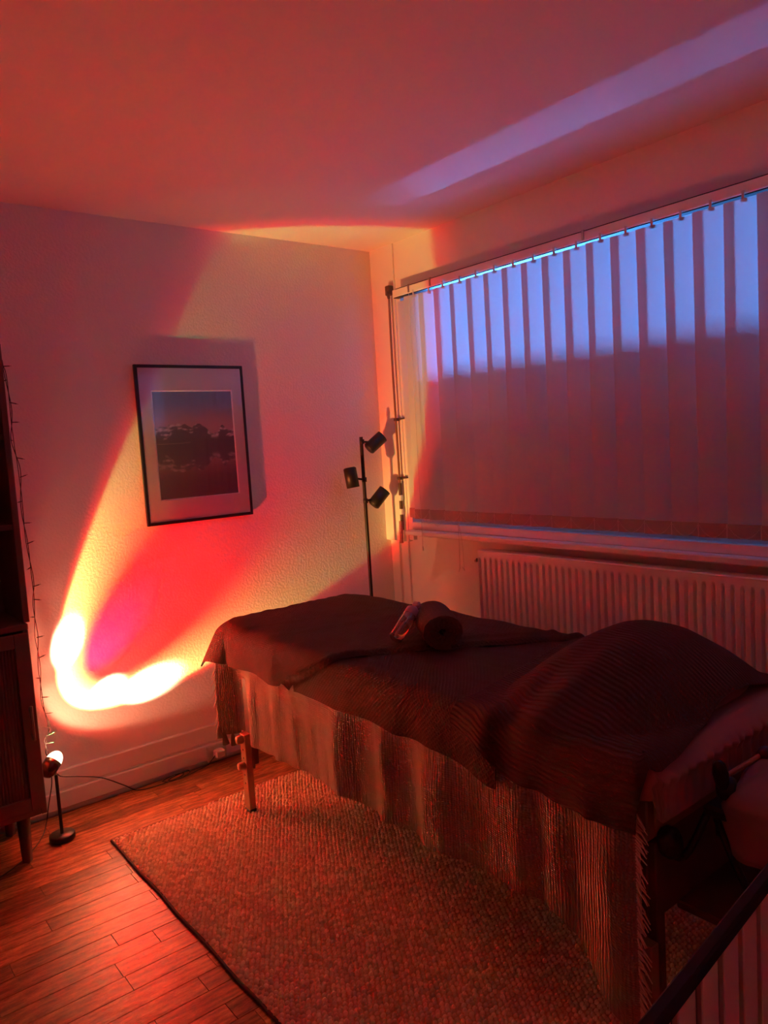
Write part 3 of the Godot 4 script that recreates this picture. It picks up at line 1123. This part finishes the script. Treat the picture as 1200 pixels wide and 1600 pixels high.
func smooth_path(c: Array, per: int) -> Array:
	var out := []
	for i in c.size() - 1:
		for k in per:
			out.append((c[i] as Vector3).cubic_interpolate(c[i + 1], c[maxi(i - 1, 0)], c[mini(i + 2, c.size() - 1)], float(k) / per))
	out.append(c[-1])
	return out

func outlet() -> void:
	var o := thing("wall_outlet", Vector3(-1.13, 0.048, 0.024), "square white socket box on the baseboard left of the table leg", "outlet")
	var st := new_st()
	box(st, Vector3(-1.185, 0.010, 0.020), Vector3(-1.085, 0.088, 0.030), 0.004)
	obj("face_plate", st, M.plastic, o)
	st = new_st()
	lathe(st, [Vector2(0, 0.0), Vector2(0.022, 0.0), Vector2(0.022, 0.002), Vector2(0, 0.002)], Transform3D(frame_of(Vector3.BACK), Vector3(-1.13, 0.048, 0.029)), 20)
	obj("socket", st, M.plastic, o)

func spot_floor_lamp() -> void:
	var x := -0.209
	var z := 0.10
	var l := thing("spot_floor_lamp", Vector3(x, 0, z), "thin black floor lamp with three unlit spot heads in the corner", "lamp")
	var st := new_st()
	lathe_up(st, [Vector2(0, 0.001), Vector2(0.088, 0.001), Vector2(0.09, 0.004), Vector2(0.09, 0.016), Vector2(0.086, 0.02), Vector2(0, 0.021)], Vector3(x, 0, z), 32)
	obj("base", st, M.black_metal, l)
	st = new_st()
	tube(st, [Vector3(x, 0.015, z), Vector3(x - 0.001, 0.8, z), Vector3(x - 0.004, 1.504, z)], 0.0095, 12)
	obj("pole", st, M.black_metal, l)
	# heads: [mount height, centre offset, look direction]
	var heads := [
		[1.479, Vector3(0.083, -0.010, 0.01), Vector3(0.62, 0.52, 0.25), 1.0],
		[1.278, Vector3(-0.083, 0.016, 0.0), Vector3(0.06, -0.95, 0.12), 1.0],
		[1.165, Vector3(0.084, 0.010, 0.01), Vector3(0.55, 0.62, 0.2), 1.0]]
	for h in heads:
		var m := Vector3(x, h[0], z)
		var c: Vector3 = m + h[1]
		var dir: Vector3 = (h[2] as Vector3).normalized()
		st = new_st()
		lathe(st, [Vector2(0, -0.052), Vector2(0.030, -0.052), Vector2(0.034, -0.048), Vector2(0.034, 0.052), Vector2(0.031, 0.052), Vector2(0.030, 0.035), Vector2(0, 0.035)], Transform3D(frame_of(dir), c), 24)
		var hd := obj("spot_head", st, M.black_metal, l)
		st = new_st()
		lathe(st, [Vector2(0, -0.0545), Vector2(0.027, -0.0545), Vector2(0.028, -0.051), Vector2(0, -0.051)], Transform3D(frame_of(dir), c), 20)
		obj("end_cap", st, mat(lin(0.05, 0.03, 0.02), 0.5), hd)
		st = new_st()
		tube(st, [m, m.lerp(c, 0.65)], 0.0055, 8)
		lathe(st, [Vector2(0, -0.012), Vector2(0.013, -0.012), Vector2(0.013, 0.012), Vector2(0, 0.012)], Transform3D(Basis(Vector3.RIGHT, Vector3.FORWARD, Vector3.UP), m), 12)
		obj("swivel_arm", st, M.black_metal, hd)

func awning_crank() -> void:
	var z := 0.168
	var x := -0.022
	var c := thing("awning_crank", Vector3(x, 0.93, z), "slim brown awning crank rod hanging in clips beside the blinds", "crank")
	var st := new_st()
	tube(st, smooth_path([Vector3(x, 2.235, z), Vector3(x - 0.004, 1.9, z), Vector3(x - 0.002, 1.5, z), Vector3(x, 1.24, z)], 4), 0.006, 8)
	obj("rod", st, mat(lin(0.30, 0.14, 0.08), 0.4), c)
	st = new_st()
	box(st, Vector3(x - 0.012, 2.235, z - 0.018), Vector3(-0.001, 2.285, z + 0.018), 0.004)
	tube(st, [Vector3(x, 2.262, z - 0.012), Vector3(x - 0.014, 2.245, z + 0.006), Vector3(x, 2.22, z)], 0.008, 8)
	obj("joint", st, mat(lin(0.12, 0.07, 0.05), 0.4), c)
	st = new_st()
	tube(st, [Vector3(x, 1.245, z), Vector3(x + 0.002, 0.99, z - 0.004)], 0.0095, 8)
	obj("handle_tube", st, mat(lin(0.12, 0.06, 0.04), 0.4), c)
	st = new_st()
	tube(st, [Vector3(x - 0.006, 1.04, z - 0.004), Vector3(x - 0.006, 0.92, z - 0.006)], 0.0105, 10)
	obj("grip", st, mat(lin(0.36, 0.24, 0.19), 0.5), c)
	for y in [1.15, 1.075]:
		st = new_st()
		tube(st, [Vector3(x, y, z), Vector3(x, y + 0.03, z)], 0.0118, 8)
		obj("collar", st, M.white_metal, c)
	for y in [1.585, 1.27]:
		st = new_st()
		box(st, Vector3(x - 0.010, y - 0.008, z - 0.012), Vector3(-0.003, y + 0.008, z + 0.012), 0.003)
		tube(st, [Vector3(-0.012, y, z), Vector3(-0.012, y + 0.004, z + 0.055)], 0.005, 6)
		obj("wall_clip", st, mat(lin(0.10, 0.05, 0.04), 0.5), c)

func fairy_lights() -> void:
	var s := thing("fairy_lights", Vector3(-1.92, 0.3, 0.2), "unlit string of fairy lights twisted down the cabinet edge", "string light")
	var base := [Vector3(-1.935, 1.86, 0.2), Vector3(-1.926, 1.807, 0.2), Vector3(-1.919, 1.676, 0.2), Vector3(-1.925, 1.56, 0.2), Vector3(-1.912, 1.448, 0.2), Vector3(-1.917, 1.30, 0.2), Vector3(-1.912, 1.166, 0.2),
		Vector3(-1.905, 1.02, 0.2), Vector3(-1.911, 0.93, 0.2), Vector3(-1.913, 0.80, 0.2), Vector3(-1.915, 0.666, 0.2), Vector3(-1.917, 0.54, 0.2), Vector3(-1.902, 0.44, 0.2), Vector3(-1.920, 0.39, 0.2), Vector3(-1.917, 0.33, 0.19)]
	var path := smooth_path(base, 10)
	for strand in 2:
		var st := new_st()
		var pts := []
		for i in path.size():
			var a := i * 0.32 + strand * PI
			var wide := 0.0028 + 0.004 * maxf(0.0, wob.get_noise_1d(i * 0.04 + 3.0))
			pts.append(path[i] + Vector3(cos(a), 0, sin(a)) * wide)
		tube(st, pts, 0.0016, 5)
		obj("wire", st, M.cable, s)
	var k := 0
	for i in range(6, path.size() - 4, 6):
		var side := -0.6 if k % 3 == 1 else 1.0
		var p: Vector3 = path[i]
		var q := p + Vector3(0.020 * side, rng.randf_range(-0.006, 0.008), 0.006)
		var st := new_st()
		tube(st, [p, q], 0.0021, 6)
		var h := obj("bulb_holder", st, M.cable, s)
		st = new_st()
		tube(st, [q, q + (q - p).normalized() * 0.007], 0.0015, 6, 0.0006)
		var bulb := mat(Color(0.9, 0.85, 0.8, 0.4), 0.1)
		obj("bulb", st, mat(lin(0.14, 0.12, 0.10), 0.3), h)
		k += 1
	var st2 := new_st()
	tube(st2, smooth_path([Vector3(-1.918, 0.33, 0.19), Vector3(-1.905, 0.26, 0.16), Vector3(-1.90, 0.19, 0.14), Vector3(-1.915, 0.10, 0.12), Vector3(-1.93, 0.03, 0.12), Vector3(-1.96, 0.004, 0.17), Vector3(-2.02, 0.004, 0.26), Vector3(-2.10, 0.004, 0.34), Vector3(-2.2, 0.004, 0.40)], 6), 0.0022, 6)
	obj("power_cord", st2, M.cable, s)

func cabinet() -> void:
	var c := thing("cabinet", Vector3(-2.35, 0.0, 0.19), "dark tall cabinet with open shelves over ribbed doors", "cabinet")
	var x1 := -1.975
	var x0 := -2.78
	var zf := 0.36
	var st := new_st()
	# lower carcass
	box(st, Vector3(x1 - 0.02, 0.175, 0.03), Vector3(x1, 0.87, zf), 0.002)
	box(st, Vector3(x0, 0.175, 0.03), Vector3(x0 + 0.02, 0.87, zf), 0.002)
	box(st, Vector3(x0 + 0.02, 0.175, 0.03), Vector3(x1 - 0.02, 0.20, zf - 0.002), 0.002)
	box(st, Vector3(x0, 0.87, 0.03), Vector3(x1, 0.892, zf + 0.004), 0.002)
	box(st, Vector3(x0 + 0.02, 0.20, 0.03), Vector3(x1 - 0.02, 0.87, 0.036))
	obj("lower_body", st, M.cabinet, c)
	st = new_st()
	var u1 := x1 + 0.01
	u1 = -1.962
	box(st, Vector3(u1 - 0.022, 0.892, 0.04), Vector3(u1, 1.90, zf - 0.02), 0.002)
	box(st, Vector3(x0 + 0.01, 0.892, 0.04), Vector3(x0 + 0.032, 1.90, zf - 0.02), 0.002)
	box(st, Vector3(x0 + 0.01, 1.878, 0.04), Vector3(u1, 1.90, zf - 0.02), 0.002)
	box(st, Vector3(x0 + 0.01, 0.892, 0.034), Vector3(u1, 1.90, 0.042))
	obj("upper_frame", st, M.cabinet, c)
	for y in [1.235, 1.56]:
		st = new_st()
		box(st, Vector3(x0 + 0.032, y, 0.042), Vector3(u1 - 0.022, y + 0.02, zf - 0.03), 0.002)
		obj("shelf", st, M.cabinet, c)
	for k in 2:
		var a := x0 + 0.004 + k * 0.401
		var b := a + 0.395
		st = new_st()
		box(st, Vector3(a, 0.205, zf), Vector3(a + 0.05, 0.862, zf + 0.02), 0.002)
		box(st, Vector3(b - 0.05, 0.205, zf), Vector3(b, 0.862, zf + 0.02), 0.002)
		box(st, Vector3(a + 0.05, 0.205, zf), Vector3(b - 0.05, 0.255, zf + 0.02), 0.002)
		box(st, Vector3(a + 0.05, 0.812, zf), Vector3(b - 0.05, 0.862, zf + 0.02), 0.002)
		var dr := obj("door", st, M.cabinet, c)
		st = new_st()
		var nr := 26
		for i in nr:
			var cx := lerpf(a + 0.053, b - 0.053, (i + 0.5) / nr)
			tube(st, [Vector3(cx, 0.255, zf + 0.006), Vector3(cx, 0.812, zf + 0.006)], 0.0055, 6)
		box(st, Vector3(a + 0.05, 0.255, zf), Vector3(b - 0.05, 0.812, zf + 0.006))
		obj("ribbed_panel", st, M.cabinet, dr)
		st = new_st()
		var hx := b - 0.022 if k == 1 else b - 0.03
		box(st, Vector3(hx - 0.006, 0.47, zf + 0.036), Vector3(hx + 0.006, 0.60, zf + 0.046), 0.003)
		for y in [0.49, 0.58]:
			box(st, Vector3(hx - 0.004, y - 0.005, zf + 0.018), Vector3(hx + 0.004, y + 0.005, zf + 0.038))
		obj("handle", st, M.cabinet, dr)
	for sx in [x0 + 0.045, -2.052]:
		for sz in [0.06, 0.325]:
			st = new_st()
			tube(st, [Vector3(sx, 0.176, sz), Vector3(sx, 0.0, sz)], 0.024, 4, 0.018)
			obj("leg", st, M.cabinet, c)

# ---------------------------------------------------------------- small things on and by the table
func bed_things() -> void:
	# rolled towel
	var c := Vector3(-0.940, 0.0, 1.455)
	var ax := Vector3(0.36, 0.0, -0.55).normalized()
	var r0 := 0.058
	var top := TOP + 0.032
	var ctr := c + Vector3(0, top + r0 * 0.93, 0)
	var t := thing("rolled_towel", Vector3(c.x, top, c.z), "dark waffle towel rolled up, lying beside the oil bottle", "towel")
	var b := frame_of(ax)
	var turns := 5.0
	var rf := func(u: float, v: float) -> Vector3:
		var a := u * turns * TAU - 1.9
		var r := lerpf(r0, 0.006, u) * (1.0 + 0.03 * wob.get_noise_2d(a, v * 2.0))
		var bulge := 1.0 - 0.05 * pow(2.0 * v - 1.0, 4)
		var along := lerpf(-0.02, 0.23, v) - 0.012 * (1.0 - u) + 0.004 * wob.get_noise_2d(a * 0.8, 3.0)
		var q := b.x * cos(a) * r * 1.14 * bulge + b.y * sin(a) * r * 0.92 * bulge
		return ctr + q + ax * along
	var m := sheet(240, 12, rf, 0.0095, Vector2(1.0, 0.25))
	put("towel_roll", m, M.waffle, t)
	# oil bottle leaning on the towel
	var foot := Vector3(-1.020, TOP + 0.034, 1.300)
	var lean := Vector3(0.25, 0.165, -0.065).normalized()
	var bt := thing("oil_bottle", foot, "clear oil bottle with pink pump cap leaning against the rolled towel", "bottle")
	foot += Vector3(0, 0.014, 0)
	var bx := Transform3D(frame_of(lean).scaled(Vector3.ONE * 1.1), foot)
	var gl := mat(Color(1, 0.98, 0.95, 0.05), 0.02)
	gl.refraction_enabled = true
	gl.refraction_scale = 0.05
	gl.transparency = BaseMaterial3D.TRANSPARENCY_ALPHA
	var st := new_st()
	lathe(st, [Vector2(0, 0.0), Vector2(0.019, 0.0), Vector2(0.0225, 0.003), Vector2(0.0225, 0.098), Vector2(0.020, 0.104), Vector2(0.015, 0.106),
		Vector2(0.0135, 0.106), Vector2(0.0185, 0.102), Vector2(0.0205, 0.097), Vector2(0.0205, 0.008), Vector2(0, 0.007)], bx, 28)
	obj("bottle_glass", st, gl, bt)
	var oil := mat(Color(1.0, 0.80, 0.55, 0.02), 0.02)
	oil.refraction_enabled = true
	oil.refraction_scale = 0.045
	oil.transparency = BaseMaterial3D.TRANSPARENCY_ALPHA
	st = new_st()
	lathe(st, [Vector2(0, 0.0075), Vector2(0.0198, 0.0085), Vector2(0.0202, 0.058), Vector2(0, 0.059)], bx, 28)
	obj("oil", st, oil, bt)
	var cap := mat(lin(0.62, 0.34, 0.32), 0.4)
	st = new_st()
	lathe(st, [Vector2(0, 0.100), Vector2(0.0235, 0.100), Vector2(0.0235, 0.124), Vector2(0.021, 0.127), Vector2(0.009, 0.127), Vector2(0.008, 0.139), Vector2(0, 0.139)], bx, 28)
	obj("collar", st, cap, bt)
	st = new_st()
	var hx := Transform3D(bx.basis, bx * Vector3(0, 0, 0.139))
	box(st, Vector3(-0.013, -0.010, 0.0), Vector3(0.013, 0.010, 0.022), 0.005, hx)
	tube(st, [hx * Vector3(0, 0.0, 0.014), hx * Vector3(0.0, -0.026, 0.012), hx * Vector3(0, -0.036, 0.004)], 0.005, 8)
	obj("pump_head", st, cap, bt)
	st = new_st()
	tube(st, [bx * Vector3(0, 0, 0.11), bx * Vector3(0.003, 0, 0.06), bx * Vector3(0.007, 0, 0.014)], 0.0022, 8)
	obj("dip_tube", st, M.plastic, bt)

	# face cradle at the near end
	var f := thing("face_cradle", Vector3(-0.95, 0.62, 2.5), "black face cradle with a padded cushion on the near table end", "face cradle")
	for k in 2:
		st = new_st()
		var o := Vector3(0.0, -0.028 * k, 0.02 * k)
		tube(st, [Vector3(-1.06, 0.690, 2.49) + o, Vector3(-0.70, 0.694, 2.50) + o], 0.006, 10)
		obj("cradle_rod", st, M.wood, f)
	st = new_st()
	lathe(st, [Vector2(0, -0.02), Vector2(0.020, -0.02), Vector2(0.026, -0.012), Vector2(0.026, 0.012), Vector2(0.020, 0.02), Vector2(0, 0.02)], Transform3D(frame_of(Vector3(0.4, 0.1, 1.0)), Vector3(-1.078, 0.672, 2.50)), 20)
	obj("clamp_knob", st, M.black, f)
	st = new_st()
	lathe(st, [Vector2(0, 0.0), Vector2(0.010, 0.002), Vector2(0.015, 0.02), Vector2(0.017, 0.045), Vector2(0.013, 0.065), Vector2(0.006, 0.073), Vector2(0, 0.074)], Transform3D(frame_of(Vector3(-0.25, 1.0, 0.0)), Vector3(-1.092, 0.672, 2.50)), 16)
	obj("cam_lever", st, M.black, f)
	st = new_st()
	box(st, Vector3(-1.10, 0.602, 2.455), Vector3(-1.02, 0.628, 2.53), 0.006)
	box(st, Vector3(-1.06, 0.54, 2.46), Vector3(-1.03, 0.61, 2.50), 0.004)
	obj("bracket", st, M.black, f)
	st = new_st()
	lathe(st, [Vector2(0, -0.02), Vector2(0.018, -0.016), Vector2(0.024, 0.0), Vector2(0.018, 0.016), Vector2(0, 0.02)], Transform3D(frame_of(Vector3(1, 0.2, 0.4)), Vector3(-0.90, 0.69, 2.505)), 16)
	tube(st, [Vector3(-0.91, 0.70, 2.50), Vector3(-0.885, 0.655, 2.51)], 0.012, 8)
	obj("far_knob", st, M.black, f)
	var cf := func(u: float, v: float) -> Vector3:
		# puffy cushion: superellipsoid with soft folds
		var th := u * TAU
		var ph := (v - 0.5) * PI
		var s := func(q: float, e: float) -> float: return signf(q) * pow(absf(q), e)
		var p := Vector3(s.call(cos(ph), 0.7) * s.call(cos(th), 0.75) * 0.23, s.call(sin(ph), 0.7) * 0.095, s.call(cos(ph), 0.7) * s.call(sin(th), 0.75) * 0.13)
		p *= 1.0 + 0.05 * sin(th * 5.0 + 3.0 * sin(ph * 2.0)) * cos(ph) + 0.06 * wob.get_noise_2d(th * 1.0, ph * 2.0)
		return Vector3(-0.905, 0.605, 2.60) + p
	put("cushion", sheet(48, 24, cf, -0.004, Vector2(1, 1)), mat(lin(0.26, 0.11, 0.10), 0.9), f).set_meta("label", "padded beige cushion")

	# arm shelf hanging from straps under the cradle
	var a := thing("arm_shelf", Vector3(-0.8, 0.35, 2.47), "dark arm rest shelf hanging in black straps under the face cradle", "shelf")
	st = new_st()
	box(st, Vector3(-1.10, 0.352, 2.385), Vector3(-0.52, 0.372, 2.56), 0.004)
	obj("board", st, M.dark_wood, a)
	for pts in [[Vector3(-1.06, 0.60, 2.46), Vector3(-1.055, 0.50, 2.50), Vector3(-1.02, 0.37, 2.54)], [Vector3(-1.06, 0.60, 2.45), Vector3(-1.12, 0.50, 2.42), Vector3(-1.19, 0.55, 2.40)], [Vector3(-0.62, 0.60, 2.46), Vector3(-0.6, 0.5, 2.5), Vector3(-0.58, 0.37, 2.54)]]:
		st = new_st()
		tube(st, smooth_path(pts, 5), 0.009, 6)
		obj("strap", st, M.black, a)
	st = new_st()
	lathe(st, [Vector2(0, -0.02), Vector2(0.03, -0.016), Vector2(0.036, 0.0), Vector2(0.03, 0.016), Vector2(0, 0.02)], Transform3D(frame_of(Vector3(0.2, 0.3, 1.0)), Vector3(-1.175, 0.555, 2.42)), 16)
	obj("strap_knob", st, M.black, a)

func slatted_panel() -> void:
	var y := 0.857
	var dirx := Vector3(0.31, 0.0, -0.035).normalized()
	var o := Vector3(-2.02, 0.0, 2.884)
	var p := thing("slatted_panel", Vector3(-1.78, 0.0, 2.86), "pale upright slatted panel with black top rail, nearest the viewer", "panel")
	var xf := Transform3D(Basis(dirx, Vector3.UP, dirx.cross(Vector3.UP)), o)
	var st := new_st()
	box(st, Vector3(-0.15, y - 0.020, -0.006), Vector3(0.62, y, 0.011), 0.003, xf)
	obj("top_rail", st, mat(lin(0.01, 0.008, 0.008), 0.9), p)
	st = new_st()
	box(st, Vector3(-0.15, 0.04, -0.012), Vector3(0.62, y - 0.02, -0.004), 0.0, xf)
	obj("back_board", st, mat(lin(0.12, 0.05, 0.04), 0.8), p)
	st = new_st()
	box(st, Vector3(-0.15, 0.0, -0.014), Vector3(0.62, 0.04, 0.014), 0.003, xf)
	obj("bottom_rail", st, M.black, p)
	var n := 12
	for i in n:
		var a := -0.148 + i * 0.0642
		st = new_st()
		box(st, Vector3(a, 0.04, -0.004), Vector3(a + 0.047, y - 0.02, 0.004), 0.0015, xf)
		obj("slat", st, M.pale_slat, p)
